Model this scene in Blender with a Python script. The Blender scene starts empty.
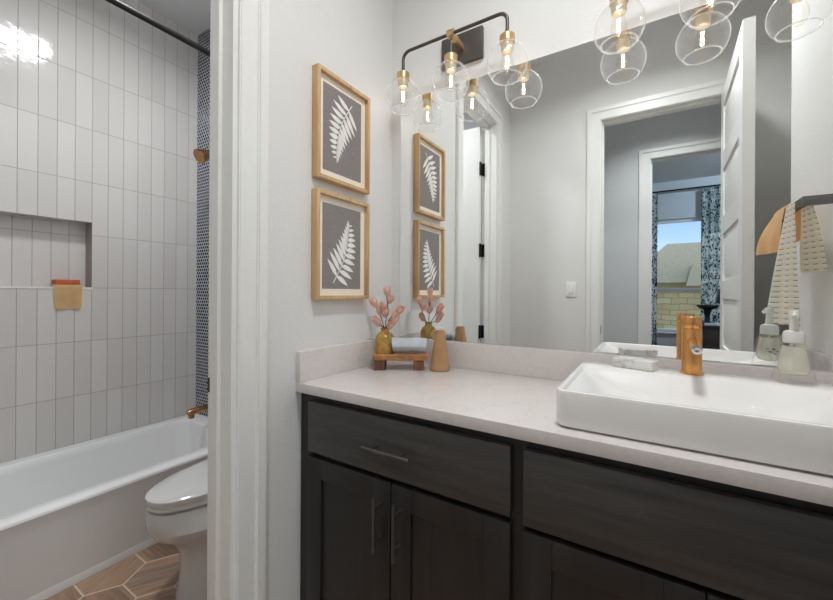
import bpy, bmesh, math, random
from mathutils import Vector, Matrix, Euler
random.seed(7)
SC = bpy.context.scene
COL = SC.collection
PI = math.pi
H = 0.914            # height of the counter top above the floor; all coordinates below count from the counter top
FL = -H              # floor
CE = 2.095           # ceiling

# ------------------------------------------------------------------ camera
cam_d = bpy.data.cameras.new('camera')
cam = bpy.data.objects.new('camera', cam_d); COL.objects.link(cam)
cam.location = (0.981, -1.358, 0.2965 + H)
cam.rotation_euler = (Matrix.Rotation(.5585, 3, 'Z') @ Matrix.Rotation(PI / 2, 3, 'X') @ Matrix.Rotation(math.radians(.35), 3, 'Z')).to_euler()
cam_d.sensor_width = 36.0
cam_d.lens = 375.15 / 833 * 36
cam_d.shift_y = -7.83 / 833
cam_d.clip_start = 0.02
SC.camera = cam

# ------------------------------------------------------------------ world, sun, exposure
SC.view_settings.view_transform = 'Standard'
SC.view_settings.look = 'None'
SC.view_settings.gamma = 1
SC.view_settings.use_curve_mapping = False
SC.view_settings.exposure = 0.62
SC.cycles.use_denoising = True
SC.cycles.max_bounces = 14
SC.cycles.diffuse_bounces = 7
SC.cycles.glossy_bounces = 8
SC.cycles.transparent_max_bounces = 32
SC.cycles.sample_clamp_indirect = 4.0

w = bpy.data.worlds.new('sky'); SC.world = w; w.use_nodes = True
nt = w.node_tree; nt.nodes.clear()
wo = nt.nodes.new('ShaderNodeOutputWorld'); wb = nt.nodes.new('ShaderNodeBackground')
sk = nt.nodes.new('ShaderNodeTexSky'); sk.sky_type = 'NISHITA'; sk.sun_disc = False
sk.sun_elevation = math.radians(48); sk.sun_rotation = math.radians(60); sk.air_density = 1.0; sk.dust_density = 0.6; sk.ozone_density = 3.5
wb.inputs['Strength'].default_value = 0.125
nt.links.new(sk.outputs[0], wb.inputs[0]); nt.links.new(wb.outputs[0], wo.inputs[0])

sun_d = bpy.data.lights.new('sun', 'SUN'); sun_d.energy = 1.9; sun_d.angle = math.radians(0.6); sun_d.color = (1, .95, .86)
sun = bpy.data.objects.new('sun', sun_d); COL.objects.link(sun)
sun.rotation_euler = Euler((math.radians(46), 0, math.radians(18)))     # from behind the house onto the neighbour's wall
sun.location = (0, 0, 12)

BULB_W, BULB_COL = .12, (1.0, 0.95, 0.92)
CAN_W = {'bath': 11.6, 'toilet': 13.2, 'hall': 8.0, 'bedroom': 54.0}
COOL = (.915, .96, 1)

# ------------------------------------------------------------------ helpers
def srgb(r, g, b):
    f = lambda c: (c / 12.92 if c <= .04045 else ((c + .055) / 1.055) ** 2.4)
    return (f(r / 255), f(g / 255), f(b / 255), 1)

class NT:
    """small node builder around one material"""
    def __init__(s, name):
        s.m = bpy.data.materials.new(name); s.m.use_nodes = True
        s.t = s.m.node_tree; s.b = s.t.nodes['Principled BSDF']; s.o = s.t.nodes['Material Output']
    def n(s, kind, **kw):
        x = s.t.nodes.new('ShaderNode' + kind)
        for k, v in kw.items(): setattr(x, k, v)
        return x
    def l(s, a, b): s.t.links.new(a, b)
    def put(s, sock, v):
        if isinstance(v, bpy.types.NodeSocket): s.l(v, sock)
        else: sock.default_value = v
    def math(s, op, a, b=0.0, c=0.0):
        x = s.n('Math', operation=op)
        for i, v in enumerate((a, b, c)): s.put(x.inputs[i], v)
        return x.outputs[0]
    def mix(s, f, a, b):
        x = s.n('Mix', data_type='RGBA'); s.put(x.inputs[0], f); s.put(x.inputs[6], a); s.put(x.inputs[7], b)
        return x.outputs[2]
    def coord(s, scale=(1, 1, 1), loc=(0, 0, 0), rot=(0, 0, 0)):
        tc = s.n('TexCoord'); mp = s.n('Mapping'); s.l(tc.outputs['Object'], mp.inputs[0])
        mp.inputs['Scale'].default_value = scale; mp.inputs['Location'].default_value = loc; mp.inputs['Rotation'].default_value = rot
        return mp.outputs[0]
    def noise(s, vec, scale, detail=3, rough=.5):
        x = s.n('TexNoise'); s.l(vec, x.inputs['Vector']); x.inputs['Scale'].default_value = scale
        x.inputs['Detail'].default_value = detail; x.inputs['Roughness'].default_value = rough
        return x.outputs['Fac']
    def ramp(s, f, stops):
        x = s.n('ValToRGB'); s.l(f, x.inputs[0]); e = x.color_ramp.elements
        while len(e) < len(stops): e.new(.5)
        for k, (p, c) in zip(e, stops): k.position = p; k.color = c
        return x.outputs[0]
    def bump(s, h, strength, dist):
        x = s.n('Bump'); s.put(x.inputs['Height'], h); x.inputs['Strength'].default_value = strength; x.inputs['Distance'].default_value = dist
        s.l(x.outputs[0], s.b.inputs['Normal'])
    def set(s, **kw):
        for k, v in kw.items(): s.put(s.b.inputs[k], v)
        return s

def plain(name, col, rough=.5, metal=0.0, noise_amt=.04, noise_scale=40, bump=0.0, **kw):
    q = NT(name); v = q.coord(); f = q.noise(v, noise_scale)
    d = tuple(max(0, c * (1 - noise_amt)) for c in col[:3]) + (1,)
    u = tuple(min(1, c * (1 + noise_amt)) for c in col[:3]) + (1,)
    q.set(**{'Base Color': q.ramp(f, [(.3, d), (.7, u)]), 'Roughness': rough, 'Metallic': metal})
    if bump: q.bump(f, bump, .002)
    for k, val in kw.items(): q.b.inputs[k.replace('_', ' ')].default_value = val
    return q.m

def wood(name, c1, c2, axis='x', scale=1.0, rough=.5, bump=.15):
    q = NT(name)
    sc = {'x': (2.2, 26, 26), 'y': (26, 2.2, 26), 'z': (26, 26, 2.2)}[axis]
    v = q.coord(tuple(k * scale for k in sc))
    f = q.noise(v, 2.0, 5, .6); f2 = q.noise(q.coord(tuple(k * scale * .25 for k in sc)), 2.0, 3)
    mixf = q.math('ADD', q.math('MULTIPLY', f, .6), q.math('MULTIPLY', f2, .4))
    q.set(**{'Base Color': q.ramp(mixf, [(.34, c1), (.66, c2)]), 'Roughness': rough})
    if bump: q.bump(f, bump, .0015)
    return q.m

class MB:
    """collects shapes into one bmesh, linked as ONE object"""
    def __init__(s, M=None): s.b = bmesh.new(); s.M = M or Matrix.Identity(4)
    def _fin(s, vs):
        for v in vs: v.co = s.M @ v.co
    def box(s, x0, x1, y0, y1, z0, z1, bev=0.0, seg=2):
        t = bmesh.new(); bmesh.ops.create_cube(t, size=1)
        for v in t.verts:
            v.co = Vector(((x0 + x1) / 2 + v.co.x * (x1 - x0), (y0 + y1) / 2 + v.co.y * (y1 - y0), (z0 + z1) / 2 + v.co.z * (z1 - z0)))
        if bev: bmesh.ops.bevel(t, geom=t.edges[:], offset=bev, segments=seg, affect='EDGES', profile=.6)
        s.join(t); return s
    def join(s, t):
        mp = {}
        for v in t.verts: mp[v] = s.b.verts.new(s.M @ v.co)
        for f in t.faces:
            try:
                nf = s.b.faces.new([mp[v] for v in f.verts]); nf.smooth = f.smooth
            except ValueError: pass
        t.free()
    def loft(s, loops, cap0=True, cap1=True, closed=True):
        t = bmesh.new(); R = [[t.verts.new(p) for p in lp] for lp in loops]; n = len(loops[0])
        for a, b in zip(R, R[1:]):
            for i in range(n if closed else n - 1):
                f = t.faces.new((a[i], a[(i + 1) % n], b[(i + 1) % n], b[i])); f.smooth = True
        if cap0: t.faces.new(list(reversed(R[0])))
        if cap1: t.faces.new(R[-1])
        s.join(t); return s
    def tube(s, pts, r, n=12, cap=True):
        pts = [Vector(p) for p in pts]; rr = r if isinstance(r, (list, tuple)) else [r] * len(pts)
        loops = []; up = None
        for i, p in enumerate(pts):
            d = (pts[min(i + 1, len(pts) - 1)] - pts[max(i - 1, 0)]).normalized()
            if up is None: up = d.orthogonal().normalized()
            up = (up - d * up.dot(d)).normalized(); sd = d.cross(up)
            loops.append([p + (up * math.cos(2 * PI * k / n) + sd * math.sin(2 * PI * k / n)) * rr[i] for k in range(n)])
        return s.loft(loops, cap, cap)
    def lathe(s, prof, c=(0, 0, 0), n=28, cap=True, axis=None):
        c = Vector(c); Q = Matrix.Identity(3) if axis is None else Vector((0, 0, 1)).rotation_difference(Vector(axis)).to_matrix()
        loops = [[c + Q @ Vector((r * math.cos(2 * PI * k / n), r * math.sin(2 * PI * k / n), z)) for k in range(n)] for r, z in prof]
        return s.loft(loops, cap, cap)
    def sheet(s, fn, nu, nv, thick=0.0):
        t = bmesh.new(); g = [[t.verts.new(fn(i / nu, j / nv)) for j in range(nv + 1)] for i in range(nu + 1)]
        for i in range(nu):
            for j in range(nv):
                f = t.faces.new((g[i][j], g[i + 1][j], g[i + 1][j + 1], g[i][j + 1])); f.smooth = True
        if thick: bmesh.ops.solidify(t, geom=t.faces[:], thickness=thick)
        for f in t.faces: f.smooth = True
        s.join(t); return s
    def poly(s, pts, d):
        """flat polygon pts pushed along vector d"""
        t = bmesh.new(); a = [t.verts.new(p) for p in pts]; b = [t.verts.new(Vector(p) + Vector(d)) for p in pts]
        n = len(pts)
        t.faces.new(a); t.faces.new(list(reversed(b)))
        for i in range(n): t.faces.new((a[i], b[i], b[(i + 1) % n], a[(i + 1) % n]))
        bmesh.ops.recalc_face_normals(t, faces=t.faces[:])
        s.join(t); return s
    def build(s, name, mat, parent=None, label=None, cat=None, group=None, kind=None, smooth=None, origin=None, fix=True):
        if fix: bmesh.ops.recalc_face_normals(s.b, faces=s.b.faces[:])
        if smooth is not None:
            for f in s.b.faces: f.smooth = smooth
        me = bpy.data.meshes.new(name)
        if parent is not None:
            o0 = Vector(parent['_o']); 
        elif kind == 'structure': o0 = Vector((0, 0, 0))
        else:
            vs = [v.co for v in s.b.verts]
            o0 = Vector(origin) if origin else Vector(((min(v.x for v in vs) + max(v.x for v in vs)) / 2, (min(v.y for v in vs) + max(v.y for v in vs)) / 2, min(v.z for v in vs)))
        for v in s.b.verts: v.co -= o0
        s.b.to_mesh(me); s.b.free()
        o = bpy.data.objects.new(name, me); COL.objects.link(o)
        me.materials.append(mat)
        try: me.set_sharp_from_angle(angle=math.radians(35))
        except Exception: pass
        o['_o'] = tuple(o0)
        if parent is not None: o.parent = parent
        else: o.location = o0 + Vector((0, 0, H))
        tag(o, label, cat, group, kind)
        ALL.append(o)
        return o
ALL = []
def tag(o, label=None, cat=None, group=None, kind=None):
    if label: o['label'] = label
    if cat: o['category'] = cat
    if group: o['group'] = group
    if kind: o['kind'] = kind
def thing(name, label, cat, loc, group=None):
    o = bpy.data.objects.new(name, None); COL.objects.link(o); o.empty_display_size = .05
    o.location = Vector(loc) + Vector((0, 0, H)); o['_o'] = tuple(loc); tag(o, label, cat, group); ALL.append(o)
    return o
def copy_thing(root, delta, label=None):
    r = root.copy(); COL.objects.link(r); r.location = root.location + Vector(delta)
    if label: r['label'] = label
    ALL.append(r)
    for ch in list(root.children):
        c = ch.copy(); COL.objects.link(c); c.parent = r; ALL.append(c)
        for g in list(ch.children):
            d = g.copy(); COL.objects.link(d); d.parent = c; ALL.append(d)
    return r
def struct(name, mb, mat, label=None, parent=None, smooth=None):
    return mb.build(name, mat, parent, label, None, None, 'structure' if parent is None else None, smooth)

# ------------------------------------------------------------------ materials
def wall_paint(name, col):
    q = NT(name); v = q.coord(); a = q.noise(v, 90, 3, .6); b = q.noise(v, 5, 2)
    q.set(**{'Base Color': q.ramp(b, [(.3, tuple(c * .98 for c in col[:3]) + (1,)), (.7, col)]), 'Roughness': .72})
    q.bump(a, .35, .0025); return q.m
M_WALL = wall_paint('warm white wall paint', srgb(222, 221, 219))
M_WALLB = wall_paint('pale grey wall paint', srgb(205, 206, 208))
M_CEIL = wall_paint('ceiling paint', srgb(222, 222, 222))
M_TRIM = plain('white trim enamel', srgb(232, 231, 228), .35, noise_amt=.01)
M_BLACK = plain('matte black metal', (.018, .017, .017, 1), .42, .6)
M_GUN = plain('dark grey metal', srgb(118, 116, 115), .4, .7)
M_PULL = plain('graphite handle metal', srgb(92, 90, 89), .36, .8)
M_BAR = plain('dark bronze tube', srgb(84, 78, 75), .42, .6)
M_PLATE = plain('dark bronze plate', srgb(92, 86, 83), .45, .55)
M_BRASS = plain('brushed brass', srgb(216, 182, 132), .34, .9, noise_scale=150)
M_HOLD = plain('champagne metal holder', srgb(226, 206, 172), .35, .7)
M_GOLD = plain('satin rose gold', srgb(222, 164, 100), .26, .95, noise_scale=150)
M_COPPER = plain('aged copper gold', srgb(172, 128, 86), .24, 1.0)
M_PORC = plain('glazed white porcelain', srgb(236, 234, 232), .12, noise_amt=.005, Coat_Weight=.4)
M_TOILET = plain('toilet vitreous china', srgb(206, 205, 204), .12, noise_amt=.005, Coat_Weight=.4)
M_TUB = plain('white acrylic tub', srgb(232, 232, 232), .2, noise_amt=.005)
M_CHROME = plain('polished chrome', srgb(215, 213, 210), .12, 1.0)
M_DARK = plain('black ceramic', (.012, .013, .015, 1), .4)

q = NT('quartz counter'); v = q.coord(); a = q.noise(v, 7, 6, .65); b = q.noise(v, 160, 2)
cl = q.mix(q.math('MULTIPLY', q.ramp(a, [(.47, (0, 0, 0, 1)), (.5, (1, 1, 1, 1)), (.53, (0, 0, 0, 1))]), .22), q.ramp(b, [(.35, srgb(212, 205, 202)), (.6, srgb(217, 210, 207))]), srgb(192, 182, 177))
q.set(**{'Base Color': cl, 'Roughness': .22}); M_QUARTZ = q.m

M_CAB = wood('espresso stained wood', srgb(42, 41, 40), srgb(74, 71, 69), 'x', .8, .36, .1)  # tone raised to imitate the brighter light on the drawer fronts
M_CABV_SHADE = wood('shade-darkened espresso upright wood', srgb(23, 22, 21), srgb(40, 37, 36), 'z', .8, .42, .1)  # same stain darkened to imitate shade on the frame and doors
M_CABIN = plain('plain dark cabinet frame', srgb(36, 33, 32), .5)  # one even dark tone for carcass and toe kick
M_OAK = wood('light oak frame', srgb(180, 142, 98), srgb(216, 182, 136), 'z', 1.2, .5)
M_TRAYW = wood('acacia wood', srgb(140, 88, 48), srgb(204, 146, 92), 'x', 1.6, .45)
M_TRAYL = wood('dark acacia wood', srgb(84, 52, 32), srgb(138, 94, 60), 'z', 1.6, .5)
M_MAT = plain('cream mat board', srgb(240, 230, 216), .85, noise_amt=.015)
q = NT('charcoal linen print'); v = q.coord((1, 90, 14)); a = q.noise(v, 6, 4, .7)
q.set(**{'Base Color': q.ramp(a, [(.3, srgb(118, 112, 110)), (.7, srgb(150, 144, 141))]), 'Roughness': .9}); M_PRINT = q.m
M_FERN = plain('white fern ink', srgb(238, 235, 230), .9, noise_amt=.03)

# thin clear glass: what passes straight through stays, the rest mirrors by Fresnel
def thin_glass(name, tint=(1, 1, 1, 1), ior=1.5, boost=0.0, seeds=0.0, scatter=0.0):
    q = NT(name); t = q.n('BsdfTransparent'); t.inputs[0].default_value = tint
    g = q.n('BsdfGlossy'); g.inputs['Roughness'].default_value = .02
    lw = q.n('LayerWeight'); r0 = ((ior - 1) / (ior + 1)) ** 2
    f = q.math('ADD', r0 + boost, q.math('MULTIPLY', q.math('POWER', lw.outputs['Facing'], 5.0), 1 - r0 - boost))     # Schlick, the same from both sides
    m = q.n('MixShader')
    if seeds:
        bp = q.n('Bump'); q.l(q.noise(q.coord(), 55, 2), bp.inputs['Height']); bp.inputs['Strength'].default_value = seeds; bp.inputs['Distance'].default_value = .004; q.l(bp.outputs[0], g.inputs['Normal'])
    q.l(f, m.inputs[0]); q.l(t.outputs[0], m.inputs[1]); q.l(g.outputs[0], m.inputs[2]); out = m.outputs[0]
    if scatter:     # white mixed in at grazing angles imitates the glass's bright outlines
        d = q.n('BsdfTranslucent'); d2 = q.n('BsdfDiffuse'); ad = q.n('MixShader'); q.l(d.outputs[0], ad.inputs[1]); q.l(d2.outputs[0], ad.inputs[2])
        for k in (d, d2): k.inputs[0].default_value = (.95, .95, .95, 1)
        m2 = q.n('MixShader'); q.put(m2.inputs[0], q.math('ADD', scatter * .05, q.math('MULTIPLY', q.math('POWER', lw.outputs['Facing'], 5.0), scatter)))
        q.l(out, m2.inputs[1]); q.l(ad.outputs[0], m2.inputs[2]); out = m2.outputs[0]
    q.l(out, q.o.inputs[0])
    return q.m
M_GLOBE = thin_glass('clear seeded globe glass', (.985, .985, .985, 1), 1.5, .03, .35, .55)
M_RIM = thin_glass('thick glass rim', (.98, .98, .98, 1), 1.5, .15, 0, 4.0)
M_BULB = thin_glass('bulb glass', (.99, .97, .94, 1), 1.35)
M_PANE = thin_glass('window pane glass', (.97, .98, 1, 1), 1.3)
q = NT('glowing filament'); q.set(**{'Base Color': (1, .9, .75, 1), 'Emission Color': (1, .9, .78, 1), 'Emission Strength': 14.0}); M_FIL = q.m
q = NT('lit lamp diffuser'); q.set(**{'Base Color': (1, 1, 1, 1), 'Emission Color': (1, .96, .9, 1), 'Emission Strength': 6.0}); M_LAMP = q.m
q = NT('mirror silver'); q.set(**{'Base Color': (.93, .945, .94, 1), 'Metallic': 1.0, 'Roughness': 0.0}); M_MIRROR = q.m
q = NT('soap bottle glass'); q.set(**{'Base Color': (.97, .985, .97, 1), 'Roughness': .02, 'IOR': 1.45, 'Transmission Weight': 1.0}); M_SGLASS = thin_glass('soap bottle glass wall', (.985, .985, .98, 1), 1.5, .01)
M_SOAP = plain('pale yellow liquid soap', srgb(240, 238, 222), .25, noise_amt=.01, Alpha=.5)
M_PUMP = plain('frosted white plastic', srgb(238, 238, 232), .35, noise_amt=.01, Transmission_Weight=.25)
M_TEAL = plain('teal ink', srgb(58, 110, 126), .6)

# stacked 3 x 12 inch tiles: position inside the tile from object coordinates (y along the wall, z up)
def tile_mat():
    q = NT('glazed stacked tile'); tc = q.n('TexCoord'); sp = q.n('SeparateXYZ'); q.l(tc.outputs['Object'], sp.inputs[0])
    cx = q.math('DIVIDE', q.math('SUBTRACT', sp.outputs[1], .002), .0749)
    cz = q.math('DIVIDE', q.math('SUBTRACT', sp.outputs[2], -.292), .3007)
    fx = q.math('FRACT', cx); fz = q.math('FRACT', cz)
    ex = q.math('MULTIPLY', q.math('MINIMUM', fx, q.math('SUBTRACT', 1.0, fx)), .0749)
    ez = q.math('MULTIPLY', q.math('MINIMUM', fz, q.math('SUBTRACT', 1.0, fz)), .3007)
    e = q.math('MINIMUM', ex, ez)
    g = q.n('MapRange'); q.l(e, g.inputs[0]); g.inputs[1].default_value = .0008; g.inputs[2].default_value = .0022
    cb = q.n('CombineXYZ'); q.l(q.math('FLOOR', cx), cb.inputs[0]); q.l(q.math('FLOOR', cz), cb.inputs[1])
    wn = q.n('TexWhiteNoise'); wn.noise_dimensions = '3D'; q.l(cb.outputs[0], wn.inputs[0])
    tc_ = q.ramp(wn.outputs[0], [(0, srgb(207, 203, 200)), (1, srgb(215, 211, 208))])
    q.set(**{'Base Color': q.mix(g.outputs[0], srgb(156, 149, 145), tc_), 'Roughness': q.math('SUBTRACT', .62, q.math('MULTIPLY', g.outputs[0], .5))})
    wv = q.noise(tc.outputs['Object'], 22, 2)
    q.bump(q.math('ADD', q.math('MULTIPLY', g.outputs[0], .5), q.math('MULTIPLY', wv, .9)), .35, .004)
    return q.m
M_TILE = tile_mat()

def penny_mat():
    q = NT('navy penny mosaic'); tc = q.n('TexCoord'); sp = q.n('SeparateXYZ'); q.l(tc.outputs['Object'], sp.inputs[0])
    s = .0255; hgt = s * 1.732
    def cell(ox, oz):
        u = q.math('ADD', q.math('DIVIDE', sp.outputs[0], s), ox); v = q.math('ADD', q.math('DIVIDE', sp.outputs[2], hgt), oz)
        fu = q.math('MULTIPLY', q.math('SUBTRACT', q.math('FRACT', u), .5), s); fv = q.math('MULTIPLY', q.math('SUBTRACT', q.math('FRACT', v), .5), hgt)
        d = q.math('SQRT', q.math('ADD', q.math('MULTIPLY', fu, fu), q.math('MULTIPLY', fv, fv)))
        cb = q.n('CombineXYZ'); q.l(q.math('FLOOR', u), cb.inputs[0]); q.l(q.math('FLOOR', v), cb.inputs[1]); cb.inputs[2].default_value = ox
        wn = q.n('TexWhiteNoise'); wn.noise_dimensions = '3D'; q.l(cb.outputs[0], wn.inputs[0])
        return d, wn.outputs[0]
    d1, w1 = cell(0, 0); d2, w2 = cell(.5, .5)
    first = q.math('LESS_THAN', d1, d2); d = q.math('MINIMUM', d1, d2)
    wn = q.math('ADD', q.math('MULTIPLY', first, w1), q.math('MULTIPLY', q.math('SUBTRACT', 1.0, first), w2))
    g = q.n('MapRange'); q.l(d, g.inputs[0]); g.inputs[1].default_value = .0096; g.inputs[2].default_value = .0108; g.inputs[3].default_value = 1; g.inputs[4].default_value = 0
    cl = q.ramp(wn, [(0, srgb(18, 26, 46)), (.6, srgb(34, 48, 78)), (1, srgb(66, 84, 116))])
    q.set(**{'Base Color': q.mix(g.outputs[0], srgb(196, 196, 198), cl), 'Roughness': q.math('SUBTRACT', .6, q.math('MULTIPLY', g.outputs[0], .45))})
    q.bump(g.outputs[0], .4, .002); return q.m
M_PENNY = penny_mat()

def hex_mat():
    """8 inch hexagon floor tiles with a wood look, flats along x"""
    q = NT('wood look hexagon tile'); tc = q.n('TexCoord'); sp = q.n('SeparateXYZ'); q.l(tc.outputs['Object'], sp.inputs[0])
    s = .125; px, py = 3 * s, s * 1.7320508
    def cell(cx, cy, k):
        u = q.math('ADD', q.math('DIVIDE', q.math('SUBTRACT', sp.outputs[0], cx), px), .5); v = q.math('ADD', q.math('DIVIDE', q.math('SUBTRACT', sp.outputs[1], cy), py), .5)
        x = q.math('ABSOLUTE', q.math('MULTIPLY', q.math('SUBTRACT', q.math('FRACT', u), .5), px))
        y = q.math('ABSOLUTE', q.math('MULTIPLY', q.math('SUBTRACT', q.math('FRACT', v), .5), py))
        d = q.math('MAXIMUM', y, q.math('ADD', q.math('MULTIPLY', x, .8660254), q.math('MULTIPLY', y, .5)))
        cb = q.n('CombineXYZ'); q.l(q.math('FLOOR', u), cb.inputs[0]); q.l(q.math('FLOOR', v), cb.inputs[1]); cb.inputs[2].default_value = k
        return d, cb.outputs[0]
    d1, c1 = cell(-.98, -.685, 1); d2, c2 = cell(-.98 + 1.5 * s, -.685 + py / 2, 2)
    first = q.math('LESS_THAN', d1, d2); d = q.math('MINIMUM', d1, d2)
    mv = q.n('Mix', data_type='VECTOR'); q.l(first, mv.inputs[0]); q.l(c2, mv.inputs[4]); q.l(c1, mv.inputs[5])
    wn = q.n('TexWhiteNoise'); wn.noise_dimensions = '3D'; q.l(mv.outputs[1], wn.inputs[0])
    rt = q.n('VectorRotate', rotation_type='Z_AXIS'); q.l(tc.outputs['Object'], rt.inputs[0])
    q.l(q.math('MULTIPLY', q.math('FLOOR', q.math('MULTIPLY', wn.outputs[0], 3.0)), 1.0472), rt.inputs['Angle'])
    mp = q.n('Mapping'); q.l(rt.outputs[0], mp.inputs[0]); mp.inputs['Scale'].default_value = (3, 55, 1)
    gr = q.noise(mp.outputs[0], 1.6, 4, .6)
    mp2 = q.n('Mapping'); q.l(rt.outputs[0], mp2.inputs[0]); mp2.inputs['Scale'].default_value = (1, 12, 1)
    gb = q.noise(mp2.outputs[0], 1.3, 2)
    tone = q.math('ADD', q.math('ADD', q.math('MULTIPLY', gr, .45), q.math('MULTIPLY', gb, .35)), q.math('MULTIPLY', wn.outputs[0], .2))
    cl = q.ramp(tone, [(.3, srgb(102, 82, 70)), (.42, srgb(138, 110, 90)), (.56, srgb(172, 140, 116)), (.62, srgb(128, 108, 94)), (.75, srgb(182, 162, 144))])
    g = q.n('MapRange'); q.l(d, g.inputs[0]); g.inputs[1].default_value = s * .866 - .0042; g.inputs[2].default_value = s * .866 - .0028; g.inputs[3].default_value = 0; g.inputs[4].default_value = 1
    q.set(**{'Base Color': q.mix(g.outputs[0], cl, srgb(206, 186, 168)), 'Roughness': .45})
    q.bump(q.math('SUBTRACT', 1.0, g.outputs[0]), .3, .0015); return q.m
M_HEX = hex_mat()

# ------------------------------------------------------------------ room shell
W = 1.472            # right wall of the vanity alcove
L = 1.674             # opposite wall
YH = -2.78           # far wall of the hall
YB = -5.90           # bedroom window wall
HD = 1.55           # door head
XT = -1.736          # tiled tub wall
T = .115
struct('floor', MB().box(-1.95, 4.2, YB - .15, .25, FL - .08, FL), M_HEX)
struct('ceiling', MB().box(-1.95, 4.2, YB - .15, .25, CE, CE + .1), M_CEIL)
struct('wall_back', MB().box(-T, W + .35, 0, .14, FL, CE), M_WALL)
# partition to the toilet room, with its doorway
DY0, DY1 = -.735, -1.350
struct('wall_left', MB().box(-T, 0, DY0, .001, FL, CE).box(-T, 0, DY1, DY0, HD + .015, CE).box(-T, 0, -L, DY1, FL, CE), M_WALL)
struct('wall_right', MB().box(W, W + .35, -.80, 0.001, FL, CE), M_WALL)
struct('wall_right_return', MB().box(1.80, 1.92, -L, -.799, FL, CE), M_WALL)
OX0, OX1 = .656, 1.412
struct('wall_front', MB().box(-T, OX0, -L - T, -L, FL, CE).box(OX0, OX1, -L - T, -L, HD + .015, CE).box(OX1, 1.92, -L - T, -L, FL, CE), M_WALL)
struct('wall_toilet_back', MB().box(-1.03, -T + .001, .062, .2, FL, CE), M_WALLB)
struct('wall_toilet_front', MB().box(-1.95, -T, -L - T, -L + .02, FL, CE), M_WALLB)
# tiled long wall with a niche
NY0, NY1, NZ0, NZ1, ND = -1.13, -.522, .3125, .684, .09
mb = MB()
mb.box(XT - .13, XT, NY1, .2, FL, CE).box(XT - .13, XT, -L, NY0, FL, CE).box(XT - .13, XT, NY0, NY1, FL, NZ0).box(XT - .13, XT, NY0, NY1, NZ1, CE)
mb.box(XT - .16, XT - ND, NY0 - .02, NY1 + .02, NZ0 - .02, NZ1 + .02)
struct('wall_tub_side', mb, M_TILE)
struct('wall_tub_end', MB().box(XT - .1, -1.03, .062, .2, FL, CE), M_PENNY)
# hall and bedroom
BX0, BX1 = .960, 1.75
struct('wall_hall_far', MB().box(-1.95, BX0, YH - T, YH, FL, CE).box(BX0, BX1, YH - T, YH, HD + .015, CE).box(BX1, 4.2, YH - T, YH, FL, CE), M_WALLB)
struct('wall_hall_near', MB().box(1.92, 4.2, -L - T, -L, FL, CE), M_WALLB)
struct('wall_hall_left', MB().box(-1.95, -1.85, YH, -L - T, FL, CE), M_WALLB)
struct('wall_hall_right', MB().box(4.1, 4.2, YH, -L - T, FL, CE), M_WALLB)
WX0, WX1, WZ0, WZ1 = .90, 2.35, -.318, 1.49
struct('wall_bedroom_window', MB().box(-.6, WX0, YB - .14, YB, FL, CE).box(WX1, 4.2, YB - .14, YB, FL, CE).box(WX0, WX1, YB - .14, YB, FL, WZ0).box(WX0, WX1, YB - .14, YB, WZ1, CE), M_WALLB)
struct('wall_bedroom_left', MB().box(-.6, -.5, YB, YH - T, FL, CE), M_WALLB)
struct('wall_bedroom_right', MB().box(4.1, 4.2, YB, YH - T, FL, CE), M_WALLB)

# casings: flat board, raised outer band, small inner bead (profile across the width)
PROF = [(0, .004, .010), (.004, .055, .012), (.055, .060, .015), (.060, .083, .019), (.083, .089, .016)]
def casing(name, plane, val, out, a0, a1, head):
    """door casing on plane x=val or y=val, standing proud by `out` direction, opening a0<a1"""
    mb = MB()
    def leg(a, sgn):
        for p0, p1, t in PROF:
            lo, hi = sorted((a + sgn * p0, a + sgn * p1)); d0, d1 = sorted((val, val + out * t))
            if plane == 'x': mb.box(d0, d1, lo, hi, FL, head + p0)
            else: mb.box(lo, hi, d0, d1, FL, head + p0)
    leg(a0, -1); leg(a1, 1)
    for p0, p1, t in PROF:
        d0, d1 = sorted((val, val + out * t))
        if plane == 'x': mb.box(d0, d1, a0 - p1, a1 + p1, head + p0, head + p1)
        else: mb.box(a0 - p1, a1 + p1, d0, d1, head + p0, head + p1)
    return struct(name, mb, M_TRIM)
def jamb(name, plane, v0, v1, a0, a1, head, stop):
    mb = MB(); t = .016
    def bx(p0, p1, q0, q1, z0, z1):
        if plane == 'x': mb.box(p0, p1, q0, q1, z0, z1)
        else: mb.box(q0, q1, p0, p1, z0, z1)
    bx(v0, v1, a0, a0 + t, FL, head); bx(v0, v1, a1 - t, a1, FL, head); bx(v0, v1, a0, a1, head, head + .015)
    s0, s1 = stop
    bx(s0, s1, a0 + t, a0 + t + .011, FL, head - .011); bx(s0, s1, a1 - t - .011, a1 - t, FL, head - .011); bx(s0, s1, a0 + t, a1 - t, head - .011, head)
    return struct(name, mb, M_TRIM)
casing('trim_1', 'x', 0.0, 1, DY1 + .008, DY0 - .002, HD + .004)
j1 = jamb('trim_2', 'x', -.113, .001, DY1, DY0, HD, (-.085, -.050))
MB().box(-.1145, -.098, DY0 - .0175, DY0 - .0155, .002, .044, .0006).build('strike_plate', M_BLACK, j1)
casing('trim_3', 'y', -L, 1, OX0 + .008, OX1 - .008, HD + .004)
j2 = jamb('trim_4', 'y', -L - T - .006, -L + .001, OX0, OX1, HD, (-L - .075, -L - .040))
MB().box(OX0 + .0155, OX0 + .0175, -L - .034, -L - .004, .0, .06, .0006).build('strike_plate', M_BLACK, j2)
casing('trim_5', 'y', YH, 1, BX0 + .008, BX1 - .008, HD + .004)
jamb('trim_6', 'y', YH - T - .006, YH + .001, BX0, BX1, HD, (YH - .075, YH - .040))

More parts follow.
